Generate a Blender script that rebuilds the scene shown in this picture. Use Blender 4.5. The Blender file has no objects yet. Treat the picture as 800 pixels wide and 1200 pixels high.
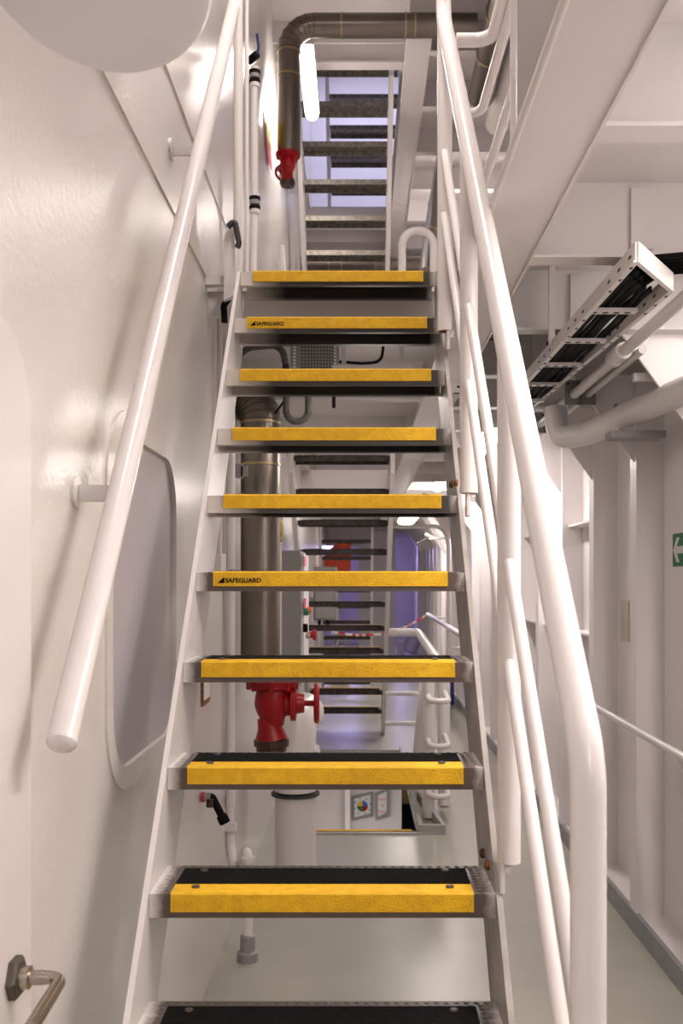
import bpy, bmesh, math, random
from mathutils import Vector, Matrix
random.seed(7)
S = bpy.context.scene
COL = S.collection
F, XV, YH, H = 1166.67, 420.0, 680.0, 1.52     # focal length in pixels, vanishing point, eye height above the floor

# ------------------------------------------------------------------ camera, world, exposure
cam = bpy.data.cameras.new('camera')
cam.sensor_fit = 'AUTO'; cam.sensor_width = 36; cam.lens = 35
cam.shift_x = (400 - XV) / 1200.0
cam.shift_y = (YH - 600) / 1200.0
cam.clip_start = 0.02
cam.dof.use_dof = True; cam.dof.focus_distance = 2.9; cam.dof.aperture_fstop = 7.0
camo = bpy.data.objects.new('camera', cam); COL.objects.link(camo)
camo.location = (0, 0, H); camo.rotation_euler = (math.pi / 2, 0, 0)
S.camera = camo
S.view_settings.view_transform = 'Standard'
S.view_settings.look = 'None'
S.view_settings.gamma = 1.0
S.view_settings.use_curve_mapping = False
S.view_settings.exposure = -0.42
W = bpy.data.worlds.new('world'); S.world = W; W.use_nodes = True
W.node_tree.nodes['Background'].inputs[0].default_value = (0.93, 0.88, 0.90, 1)
W.node_tree.nodes['Background'].inputs[1].default_value = 0.30
LAMP = (1.0, 0.90, 0.83)
COOL = (0.48, 0.42, 1.0)
POWER = 1.0


def area(name, loc, size, power, rot=(0, 0, 0), color=LAMP, parent=None, spread=math.pi):
    l = bpy.data.lights.new(name, 'AREA'); l.shape = 'RECTANGLE'
    l.size, l.size_y = size; l.energy = power * POWER; l.color = color; l.spread = spread
    o = bpy.data.objects.new(name, l); COL.objects.link(o)
    o.location = loc; o.rotation_euler = rot
    if parent: o.parent = parent
    return o


def V(x, d, z):                       # metres right of the camera, ahead of it, above eye level
    return Vector((x, d, z + H))


def P(px, py, d):                     # the point seen at a photo pixel, d metres ahead
    return Vector(((px - XV) * d / F, d, H + (YH - py) * d / F))


# ------------------------------------------------------------------ materials
M = {}


def mat(name, color, rough=0.5, metal=0.0, noise=0.0, nscale=8.0, bump=0.0, bscale=60.0, color2=None, spec=0.5, lo=0.4, hi=0.65, emit=0.0, coat=0.0):
    m = bpy.data.materials.new(name); m.use_nodes = True
    nt = m.node_tree; b = nt.nodes['Principled BSDF']
    b.inputs['Base Color'].default_value = (*color, 1)
    b.inputs['Roughness'].default_value = rough
    b.inputs['Metallic'].default_value = metal
    b.inputs['Specular IOR Level'].default_value = spec
    b.inputs['Coat Weight'].default_value = coat
    tc = nt.nodes.new('ShaderNodeTexCoord')
    if noise or color2:
        n = nt.nodes.new('ShaderNodeTexNoise'); n.inputs['Scale'].default_value = nscale; n.inputs['Detail'].default_value = 6
        nt.links.new(tc.outputs['Object'], n.inputs['Vector'])
        r = nt.nodes.new('ShaderNodeValToRGB')
        r.color_ramp.elements[0].position = lo; r.color_ramp.elements[1].position = hi
        c2 = color2 or tuple(c * (1 - noise) for c in color)
        r.color_ramp.elements[0].color = (*c2, 1); r.color_ramp.elements[1].color = (*color, 1)
        nt.links.new(n.outputs['Fac'], r.inputs['Fac']); nt.links.new(r.outputs['Color'], b.inputs['Base Color'])
    if bump:
        n2 = nt.nodes.new('ShaderNodeTexNoise'); n2.inputs['Scale'].default_value = bscale; n2.inputs['Detail'].default_value = 3
        nt.links.new(tc.outputs['Object'], n2.inputs['Vector'])
        bp = nt.nodes.new('ShaderNodeBump'); bp.inputs['Strength'].default_value = bump; bp.inputs['Distance'].default_value = 0.004
        nt.links.new(n2.outputs["Fac"], bp.inputs["Height"]); nt.links.new(bp.outputs['Normal'], b.inputs['Normal'])
    if emit:
        b.inputs['Emission Color'].default_value = (*color, 1); b.inputs['Emission Strength'].default_value = emit
    M[name] = m
    return m


mat('white', (.74, .70, .69), .34, bump=.08, bscale=45, noise=.03, nscale=3)
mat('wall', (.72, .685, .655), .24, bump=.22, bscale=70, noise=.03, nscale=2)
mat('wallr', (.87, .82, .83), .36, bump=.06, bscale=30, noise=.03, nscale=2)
mat('ceil', (.70, .66, .66), .40, bump=.05, bscale=20, noise=.03, nscale=2)
mat('rail', (.76, .72, .72), .26, bump=.12, bscale=70, noise=.03, nscale=6)
mat('floor', (.42, .41, .355), .30, bump=.05, bscale=12, noise=.10, nscale=2.5)
mat('kerb', (.30, .30, .32), .45, noise=.1)
mat('deckgrey', (.40, .39, .38), .45, noise=.1)
mat('steel', (.085, .068, .062), .48, metal=.35, color2=(.040, .030, .027), nscale=22, bump=.25, bscale=90)
mat('galv', (.30, .27, .24), .42, metal=.6, color2=(.17, .15, .13), nscale=30, bump=.15, bscale=60)
mat('yellow', (.80, .465, .004), .62, color2=(.68, .37, .004), nscale=40, bump=.6, bscale=230, lo=.3, hi=.6)
mat('grit', (.0045, .0042, .0045), .9, noise=.4, nscale=80, bump=.9, bscale=300, spec=.12)
mat('clad', (.225, .195, .17), .30, metal=.92, noise=.12, nscale=4)
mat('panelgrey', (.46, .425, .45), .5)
mat('band', (.42, .33, .18), .35, metal=.9)
mat('brass', (.07, .045, .03), .4, metal=.6)
mat('red', (.37, .004, .008), .36, noise=.2, nscale=10, spec=.35)
mat('black', (.004, .004, .0045), .6, spec=.12)
mat('dark', (.035, .033, .033), .55)
mat('greypaint', (.30, .28, .285), .4, noise=.08, nscale=12, bump=.2, bscale=60)
mat('greybox', (.25, .24, .245), .5)
mat('bolt', (.13, .11, .09), .45, metal=.7)
mat('rust', (.30, .11, .03), .8, color2=(.12, .045, .02), nscale=60)
mat('chrome', (.46, .42, .37), .28, metal=1.0, noise=.15, nscale=14)
mat('green', (.005, .16, .055), .5)
mat('signwhite', (.78, .76, .74), .5)
mat('paper', (.78, .75, .76), .5)
mat('signyellow', (.75, .50, .03), .5)
mat('signred', (.60, .03, .06), .5)
mat('pinktext', (.75, .18, .24), .6)
mat('blue', (.03, .12, .55), .5)
mat('orange', (.80, .075, .012), .45, noise=.1)
mat('purple', (.40, .36, .62), .5)
mat('navy', (.015, .022, .14), .6)
mat('wood', (.50, .33, .13), .6, noise=.3, nscale=14)
mat('beige', (.62, .55, .47), .5)
mat('dome', (.74, .71, .76), .42)
mat('diffuser', (1.0, .95, .87), .4, emit=15.0)
mat('conduit', (.075, .066, .060), .65)
mat('diffuser_dim', (1.0, .95, .87), .4, emit=2.0)


def paint_mix(name, base, paint, x0, x1, nscale, amp, bump=.2):
    """worn paint: paint where the object's own X runs from x0 (all paint) to x1 (bare), broken up by noise"""
    m = bpy.data.materials.new(name); m.use_nodes = True
    nt = m.node_tree; b = nt.nodes['Principled BSDF']; L = nt.links
    tc = nt.nodes.new('ShaderNodeTexCoord'); sp = nt.nodes.new('ShaderNodeSeparateXYZ'); L.new(tc.outputs['Object'], sp.inputs[0])
    mr = nt.nodes.new('ShaderNodeMapRange'); mr.inputs['From Min'].default_value = x0; mr.inputs['From Max'].default_value = x1
    mr.clamp = False
    L.new(sp.outputs['X'], mr.inputs['Value'])
    fac = mr.outputs[0]
    if x0 > -1:
        m2 = nt.nodes.new('ShaderNodeMapRange'); m2.inputs['From Min'].default_value = .352; m2.inputs['From Max'].default_value = .322; m2.clamp = False
        L.new(sp.outputs['X'], m2.inputs['Value'])
        mn = nt.nodes.new('ShaderNodeMath'); mn.operation = 'MINIMUM'; L.new(mr.outputs[0], mn.inputs[0]); L.new(m2.outputs[0], mn.inputs[1]); fac = mn.outputs[0]
    n = nt.nodes.new('ShaderNodeTexNoise'); n.inputs['Scale'].default_value = nscale; n.inputs['Detail'].default_value = 5
    L.new(tc.outputs['Object'], n.inputs['Vector'])
    ma = nt.nodes.new('ShaderNodeMath'); ma.operation = 'MULTIPLY_ADD'; ma.inputs[1].default_value = amp; ma.inputs[2].default_value = -amp * .5
    L.new(n.outputs['Fac'], ma.inputs[0])
    ad = nt.nodes.new('ShaderNodeMath'); ad.operation = 'ADD'; ad.use_clamp = True
    L.new(fac, ad.inputs[0]); L.new(ma.outputs[0], ad.inputs[1])
    mx = nt.nodes.new('ShaderNodeMix'); mx.data_type = 'RGBA'
    mx.inputs[6].default_value = (*paint, 1); mx.inputs[7].default_value = (*base, 1)
    L.new(ad.outputs[0], mx.inputs[0]); L.new(mx.outputs[2], b.inputs['Base Color'])
    n2 = nt.nodes.new('ShaderNodeTexNoise'); n2.inputs['Scale'].default_value = 30; L.new(tc.outputs['Object'], n2.inputs['Vector'])
    bp = nt.nodes.new('ShaderNodeBump'); bp.inputs['Strength'].default_value = bump; bp.inputs['Distance'].default_value = .003
    L.new(n2.outputs['Fac'], bp.inputs['Height']); L.new(bp.outputs['Normal'], b.inputs['Normal'])
    b.inputs['Roughness'].default_value = .42
    M[name] = m


# tread pans: white overpaint at the left end, from narrow to wide
paint_mix('pan_narrow', (.100, .076, .068), (.72, .68, .67), -.343, -.316, 50, .8)
paint_mix('pan_wide', (.050, .041, .037), (.72, .67, .62), -.33, -.20, 14, .3)
paint_mix('stringer_worn', (.15, .12, .105), (.50, .465, .45), -9, 9.5, 9, 1.4)


# ------------------------------------------------------------------ mesh builder
def fillet(pts, r, n=7):
    pts = [Vector(p) for p in pts]
    if r <= 0: return pts
    out = [pts[0]]
    for i in range(1, len(pts) - 1):
        a, b, c = pts[i - 1], pts[i], pts[i + 1]
        u, v = (a - b), (c - b)
        lu, lv = u.length, v.length
        u.normalize(); v.normalize()
        ang = u.angle(v)
        if ang > math.pi - .02: out.append(b); continue
        t = min(r / math.tan(ang / 2), lu * .49, lv * .49)
        rr = t * math.tan(ang / 2)
        cen = b + (u + v).normalized() * (rr / math.sin(ang / 2))
        s, e = b + u * t - cen, b + v * t - cen
        tot = s.angle(e)
        for k in range(n + 1):
            w = k / n
            out.append(cen + (s * math.sin((1 - w) * tot) + e * math.sin(w * tot)) / math.sin(tot))
    out.append(pts[-1])
    return out


class MB:
    def __init__(self):
        self.bm = bmesh.new(); self.mats = []; self.cur = 0

    def use(self, name):
        if name not in self.mats: self.mats.append(name)
        self.cur = self.mats.index(name); return self

    def _tag(self, faces):
        for f in faces: f.material_index = self.cur

    def box(self, a, b, bev=0.0):
        x0, y0, z0 = a; x1, y1, z1 = b
        c = Vector(((x0 + x1) / 2, (y0 + y1) / 2, (z0 + z1) / 2))
        mt = Matrix.Translation(c) @ Matrix.Diagonal((abs(x1 - x0), abs(y1 - y0), abs(z1 - z0), 1))
        return self.mbox(mt, bev)

    def obox(self, c, size, rot=None, bev=0.0):
        mt = Matrix.Translation(Vector(c)) @ (rot.to_4x4() if rot else Matrix.Identity(4)) @ Matrix.Diagonal((*size, 1))
        return self.mbox(mt, bev)

    def mbox(self, mt, bev=0.0):
        n0 = set(self.bm.faces)
        r = bmesh.ops.create_cube(self.bm, size=1, matrix=mt)
        if bev > 0:
            es = list({e for v in r['verts'] for e in v.link_edges})
            bmesh.ops.bevel(self.bm, geom=es, offset=bev, segments=2, profile=.7, affect='EDGES')
        self._tag([f for f in self.bm.faces if f not in n0])
        return self

    def prism(self, poly, vec):
        """closed polygon (list of points) extruded along vec"""
        vec = Vector(vec)
        a = [self.bm.verts.new(Vector(p)) for p in poly]
        b = [self.bm.verts.new(Vector(p) + vec) for p in poly]
        fs = [self.bm.faces.new(a), self.bm.faces.new(b[::-1])]
        n = len(a)
        for i in range(n):
            fs.append(self.bm.faces.new((a[i], b[i], b[(i + 1) % n], a[(i + 1) % n])))
        self._tag(fs)
        return self

    def tube(self, pts, r, seg=14, fil=0.0, cap=True, n=7, closed=False):
        pts = fillet(pts, fil, n) if not closed else [Vector(p) for p in pts]
        rs = r if callable(r) else (lambda i, t: r)
        rings = []; N = len(pts)
        t0 = (pts[1] - pts[0]).normalized()
        up = Vector((0, 0, 1)) if abs(t0.z) < .9 else Vector((1, 0, 0))
        nrm = t0.cross(up).normalized(); prev = t0
        for i, p in enumerate(pts):
            if closed: t = (pts[(i + 1) % N] - pts[i - 1]).normalized()
            elif i == 0: t = t0
            elif i == N - 1: t = (pts[-1] - pts[-2]).normalized()
            else: t = ((pts[i + 1] - p).normalized() + (p - pts[i - 1]).normalized()).normalized()
            q = prev.rotation_difference(t); nrm = q @ nrm; prev = t
            bn = t.cross(nrm).normalized()
            R = rs(i, i / (N - 1))
            rings.append([self.bm.verts.new(p + nrm * (R * math.cos(2 * math.pi * k / seg)) + bn * (R * math.sin(2 * math.pi * k / seg))) for k in range(seg)])
        fs = []
        for i in range(N if closed else N - 1):
            A, B = rings[i], rings[(i + 1) % N]
            for k in range(seg):
                f = self.bm.faces.new((A[k], A[(k + 1) % seg], B[(k + 1) % seg], B[k])); f.smooth = True; fs.append(f)
        if cap and not closed:
            fs.append(self.bm.faces.new(rings[0][::-1])); fs.append(self.bm.faces.new(rings[-1]))
        self._tag(fs)
        return self

    def lathe(self, prof, base, axis=(0, 0, 1), seg=24, smooth=True):
        """profile of (radius, height) turned about an axis from base"""
        ax = Vector(axis).normalized(); base = Vector(base)
        up = Vector((0, 0, 1)) if abs(ax.z) < .9 else Vector((1, 0, 0))
        u = ax.cross(up).normalized(); v = ax.cross(u)
        rings = [[self.bm.verts.new(base + ax * h + (u * math.cos(2 * math.pi * k / seg) + v * math.sin(2 * math.pi * k / seg)) * max(r, 1e-4)) for k in range(seg)] for r, h in prof]
        fs = []
        for A, B in zip(rings, rings[1:]):
            for k in range(seg):
                f = self.bm.faces.new((A[k], A[(k + 1) % seg], B[(k + 1) % seg], B[k])); f.smooth = smooth; fs.append(f)
        fs.append(self.bm.faces.new(rings[0][::-1])); fs.append(self.bm.faces.new(rings[-1]))
        self._tag(fs)
        return self

    def build(self, name, m=None, parent=None, origin=None, sharp=True):
        bmesh.ops.recalc_face_normals(self.bm, faces=self.bm.faces)
        me = bpy.data.meshes.new(name)
        if origin is not None:
            bmesh.ops.translate(self.bm, verts=self.bm.verts, vec=-Vector(origin))
        for e in self.bm.edges:
            if len(e.link_faces) == 2 and e.calc_face_angle(0) > .7: e.smooth = False
        self.bm.to_mesh(me); self.bm.free()
        for k in (self.mats or [m]): me.materials.append(M[k])
        o = bpy.data.objects.new(name, me); COL.objects.link(o)
        if origin is not None: o.location = origin
        if parent is not None:
            o.parent = parent
            w = Vector((0, 0, 0)); q = parent
            while q is not None: w += q.location; q = q.parent
            o.location = Vector(origin if origin is not None else (0, 0, 0)) - w
        return o


def tag(o, label=None, cat=None, group=None, kind=None):
    if label: o['label'] = label
    if cat: o['category'] = cat
    if group: o['group'] = group
    if kind: o['kind'] = kind
    return o


def thing(name, label, cat, loc, group=None):
    o = bpy.data.objects.new(name, None); COL.objects.link(o); o.location = loc
    o.empty_display_size = .1
    return tag(o, label, cat, group)


def copy_tree(o, parent=None):
    c = o.copy(); COL.objects.link(c)
    if parent: c.parent = parent
    for ch in list(o.children): copy_tree(ch, c)
    return c


def struct(o): return tag(o, kind='structure')


def text_part(name, s, m, parent, loc, size, rot, bold=0.0, depth=.0008, width=None):
    """lettering as a mesh"""
    cu = bpy.data.curves.new(name, 'FONT'); cu.body = s; cu.size = size; cu.offset = bold * size; cu.extrude = depth
    cu.align_x = 'LEFT'; cu.align_y = 'BOTTOM_BASELINE'
    t = bpy.data.objects.new(name, cu); COL.objects.link(t)
    bpy.context.view_layer.update()
    me = bpy.data.meshes.new_from_object(t.evaluated_get(bpy.context.evaluated_depsgraph_get()))
    bpy.data.objects.remove(t); bpy.data.curves.remove(cu)
    xs = [v.co.x for v in me.vertices]
    if width:
        k = width / (max(xs) - min(xs)); x0 = min(xs)
        for v in me.vertices: v.co.x = (v.co.x - x0) * k
    me.materials.clear(); me.materials.append(M[m])
    o = bpy.data.objects.new(name, me); COL.objects.link(o)
    w = Vector((0, 0, 0)); q = parent
    while q is not None: w += q.location; q = q.parent
    o.parent = parent; o.location = Vector(loc) - w; o.rotation_euler = rot
    return o


UPRIGHT = (math.pi / 2, 0, 0)

# ================================================================== THE SETTING
XL, XR, XK = -.565, 1.31, 1.185           # left wall, right wall, kerb face
DECK = 1.097                              # upper deck above eye level
RISE = 2.617                              # deck to deck
GX0, GX1, GZ = .318, .466, .88            # girder under the deck edge
hx0, hx1 = -.48, .30                      # openings for the far stairs


def slab(b, x0, x1, y0, y1, z, t):
    b.box((x0, y0, z + H - t), (x1, y1, z + H))


# floor with the hatch opening for the stair going down
b = MB()
FT = .02
slab(b, XL, XR, -1.6, 5.95, -H, FT)
slab(b, XL, -.47, 5.95, 8.8, -H, FT); slab(b, .36, XR, 5.95, 8.8, -H, FT)
slab(b, XL, XR, 8.8, 24.5, -H, FT)
struct(b.build('floor', 'floor'))

# left wall with the rounded opening
oy0, oy1, oz0, oz1, orad = 2.27, 3.056, H - .45, H + .355, .15
b = MB()
T = .03
b.box((XL - T, -1.6, 0), (XL, oy0, 8.2)); b.box((XL - T, oy1, 0), (XL, 26, 8.2))
b.box((XL - T, oy0, 0), (XL, oy1, oz0)); b.box((XL - T, oy0, oz1), (XL, oy1, 8.2))
for sy, cy in ((1, oy0), (-1, oy1)):
    for sz, cz in ((1, oz0), (-1, oz1)):
        poly = [(XL, cy, cz)]
        c = (cy + sy * orad, cz + sz * orad)
        for k in range(9):
            a = math.pi / 2 * k / 8
            poly.append((XL, c[0] - sy * orad * math.cos(a), c[1] - sz * orad * math.sin(a)))
        b.prism(poly, (-T, 0, 0))
b.box((XL - T, -1.6, -RISE), (XL, 26, 0))
wl = struct(b.build('wall_left', 'wall'))


def rrect(y0, y1, z0, z1, r, x, n=8):
    out = []
    for cy, cz, a0 in ((y1 - r, z1 - r, 0), (y0 + r, z1 - r, 90), (y0 + r, z0 + r, 180), (y1 - r, z0 + r, 270)):
        for k in range(n + 1):
            a = math.radians(a0 + 90 * k / n)
            out.append(Vector((x, cy + r * math.cos(a), cz + r * math.sin(a))))
    return out


def ring(b, y0, y1, z0, z1, r, x0, x1, w):
    """flat-bar ring of width w outside the rounded rectangle, from x0 to x1"""
    inn = [rrect(y0, y1, z0, z1, r, x) for x in (x0, x1)]
    out = [rrect(y0 - w, y1 + w, z0 - w, z1 + w, r + w, x) for x in (x0, x1)]
    vs = [[b.bm.verts.new(p) for p in q] for q in (inn[0], inn[1], out[1], out[0])]
    N = len(vs[0]); fs = []
    for i in range(4):
        A, B = vs[i], vs[(i + 1) % 4]
        for k in range(N):
            fs.append(b.bm.faces.new((A[k], A[(k + 1) % N], B[(k + 1) % N], B[k])))
    b._tag(fs)


b = MB()
ring(b, oy0, oy1, oz0, oz1, orad, XL, XL + .006, .055)
w1 = struct(b.build('window_1', 'wall'))
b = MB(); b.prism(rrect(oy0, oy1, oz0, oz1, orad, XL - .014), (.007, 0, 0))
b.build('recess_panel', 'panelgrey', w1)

# deck edge strips welded on the left wall
b = MB(); b.box((XL, .9, DECK + H + .02), (XL + .006, 6.8, DECK + H + .10)); struct(b.build('trim_1', 'wall'))
b = MB(); b.box((XL, .9, DECK + H + .40), (XL + .006, 6.8, DECK + H + .407)); struct(b.build('trim_2', 'wall'))

# right wall with its ledge, kerb and frames
b = MB(); b.box((XR, -1.6, -.02), (XR + .03, 26, 8.2)); struct(b.build('wall_right', 'wallr'))
b = MB(); b.use('kerb'); b.box((XK, -1.6, 0), (XK + .02, 24, .09)); b.use('wallr'); b.box((XK + .02, -1.6, 0), (XR, 24, .088))
struct(b.build('baseboard_right'))
for i in range(-4, 18):
    d = 4.27 + .775 * i
    if d < 2.5: continue
    b = MB()
    b.box((XK + .006, d, .088), (XR, d + .10, DECK + H - .02))
    # knee bracket to the ceiling beam
    b.prism([(XK + .006, d + .03, 2.40), (XK - .26, d + .03, 2.40), (XK + .006, d + .03, 2.03)], (0, .012, 0))
    struct(b.build('trim_%d' % (i + 20), 'wallr'))
for i in range(1, 5):
    d = 4.27 + .775 * i
    b = MB()
    for z in (H + .31, H - .30):
        b.box((XR - .085, d + .10, z), (XR, d + .775, z + .012))
    struct(b.build('trim_%d' % (i + 60), 'wallr'))


def deck(n, z, holes_front):
    b = MB()
    if holes_front:
        slab(b, XL, XR, -1.6, .75, z, .012)
        slab(b, .385, XR, .75, 3.74, z, .012)
        slab(b, XL, XR, 3.74, 6.85, z, .012)
    else:
        slab(b, XL, XR, -1.6, 6.85, z, .012)
    slab(b, XL, hx0, 6.85, 9.9, z, .012); slab(b, hx1, XR, 6.85, 9.9, z, .012)
    slab(b, XL, XR, 9.9, 24.5, z, .012)
    struct(b.build('ceiling' if n == 0 else 'ceiling_upper', 'ceil'))
    # longitudinal girder along the edge of the openings
    k = 100 + 40 * n
    b = MB()
    zb = z - (DECK - GZ)
    b.box((GX0, -1.6, zb + H), (GX1, 24, zb + H + .014))            # flange
    b.box((.385, -1.6, zb + H + .0145), (.397, 24, z + H - .0125))   # web
    b.tube([V(GX0 - .002, -1.6, zb + .007), V(GX0 - .002, 24, zb + .007)], .009, 10)
    b.box((GX1 + .0005, -1.6, zb + H - .006), (GX1 + .008, 24, zb + H + .03))
    struct(b.build('trim_%d' % k, 'ceil'))
    for i in range(-1, 25):
        d = 1.94 + .775 * i
        b = MB()
        if d < 6.5 or n:
            b.box((GX1, d, zb + H), (XR, d + .012, z + H - .012))
            b.box((GX1, d - .03, zb + H - .008), (XR, d + .042, zb + H))
        else:
            b.box((GX1, d, zb + H), (XR, d + .012, z + H - .012))
        b.box((.74, d - .012, zb + H + .02), (.80, d, z + H - .03))  # stiffener
        struct(b.build('trim_%d' % (k + 1 + i + 1), 'ceil'))
        if (3.9 < d < 6.85 and n == 0) or (n == 1 and d < 6.85) or d > 10:
            if n == 0 and 3.8 < d < 6.1: continue
            b = MB(); b.box((XL, d, zb + H + .06), (GX0, d + .012, z + H - .012))
            struct(b.build('trim_%d' % (k + 200 + i), 'ceil'))


deck(0, DECK, True)
deck(1, DECK + RISE, False)
b = MB(); b.box((GX0, 2.0, GZ + H + .015), (.455, 2.012, GZ + H + .95), .003); struct(b.build('trim_399', 'white'))
# edge beams of the openings
b = MB(); b.box((XL, 3.755, DECK + H - .10), (GX0, 3.77, DECK + H)); struct(b.build('trim_400', 'white'))
b = MB(); b.box((XL, 4.93, DECK + H - .20), (GX0, 4.945, DECK + H - .012)); b.box((XL, 4.90, DECK + H - .208), (GX0, 4.975, DECK + H - .20)); struct(b.build('trim_401', 'ceil'))
for z, k in ((DECK, 402), (DECK + RISE, 403)):
    b = MB(); b.box((XL, 6.84, z + H - .17), (GX0, 6.86, z + H)); b.box((XL, 6.80, z + H - .178), (GX0, 6.90, z + H - .165))
    struct(b.build('trim_%d' % k, 'ceil'))
for z, k in ((DECK, 404), (DECK + RISE, 405)):
    b = MB(); b.box((XL, 9.9, z + H - .22), (GX0, 9.92, z + H)); struct(b.build('trim_%d' % k, 'ceil'))
# top deck far above the stairs
b = MB(); b.box((XL, 6.2, 2 * RISE + H + 1.15), (XR, 14, 2 * RISE + H + 1.17)); struct(b.build('ceiling_top', 'ceil'))
b = MB(); b.box((XL, 12.0, DECK + RISE + H), (XR, 12.02, 8.0)); struct(b.build('wall_top', 'wallr'))
# partition behind the upper flight
b = MB(); b.box((XL, 13.2, DECK + H), (XR, 13.22, DECK + RISE + H - .012)); struct(b.build('wall_upper', 'wallr'))

# far cross wall with two openings and the daylit room behind it
FD = 18.0
def fx(px, d=FD): return (px - XV) * d / F
b = MB()
b.box((fx(420), FD, 0), (fx(463), FD + .04, DECK + H)); b.box((fx(489), FD, 0), (XR, FD + .04, DECK + H))
b.box((fx(463), FD, H + .86), (fx(489), FD + .04, DECK + H)); b.box((XL, FD, H + .62), (fx(420), FD + .04, DECK + H))
struct(b.build('wall_far', 'wallr'))
b = MB(); b.box((XL, 24, 0), (XR, 24.04, DECK + H)); struct(b.build('wall_back', 'wallr'))
b = MB(); b.prism([(fx(463), FD, H + .86), (fx(476), FD, H + .86), (fx(489), FD, H + .62), (fx(489), FD, H + .86)], (0, .04, 0)); struct(b.build('trim_420', 'wallr'))
# lower deck seen through the hatch
LZ = -H - RISE
b = MB(); slab(b, -2.2, 2.2, 5.0, 14, LZ, .02); struct(b.build('floor_lower', 'floor'))
b = MB(); b.box((-2.2, 10.6, LZ + H), ((488 - XV) * 10.6 / F - .16, 10.64, -.02)); struct(b.build('wall_lower', 'wallr'))
b = MB(); b.box((-2.2, 13.4, LZ + H), (2.2, 13.44, -.02)); struct(b.build('wall_lower_far', 'greypaint'))
# hatch coaming
b = MB()
b.use('deckgrey')
b.box((-.47, 5.94, -.05), (.52, 5.97, .012)); b.box((.36, 5.95, -.05), (.385, 8.8, .055)); b.box((-.47, 8.79, -.05), (.385, 8.82, .02))
b.box((.385, 5.95, 0), (.52, 5.98, .055))
b.prism([(.50, 5.98, 0), (.52, 5.98, 0), (.52, 5.98, .055), (.50, 5.98, .055)], (-.10, 1.0, 0))
struct(b.build('trim_421'))

# door on the left wall, close to the camera
b = MB()
q = rrect(.80, 1.645, .10, H + .40, .14, XL)
b.prism(q, (.024, 0, 0))
dr = struct(b.build('door_1', 'white'))
b = MB()
XD = XL + .024
hz = H - .621
hp = V(XD, 1.556, -.621)
b.use('bolt')
b.lathe([(.034, 0), (.034, .010), (.030, .014)], hp, (1, 0, 0), 6, False)
b.use('chrome')
b.lathe([(.018, .012), (.018, .028), (.0115, .030), (.0115, .05)], hp, (1, 0, 0), 20)
b.tube([hp + Vector((.03, 0, 0)), hp + Vector((.078, 0, 0)), hp + Vector((.078, -.15, -.012))], .0105, 16, .022)
b.build('door_handle', None, dr)

# ================================================================== STAIRS
STEP_D, STEP_R = .194, .2155
X0, X1 = -.42, .275
XC = (X0 + X1) / 2


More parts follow.
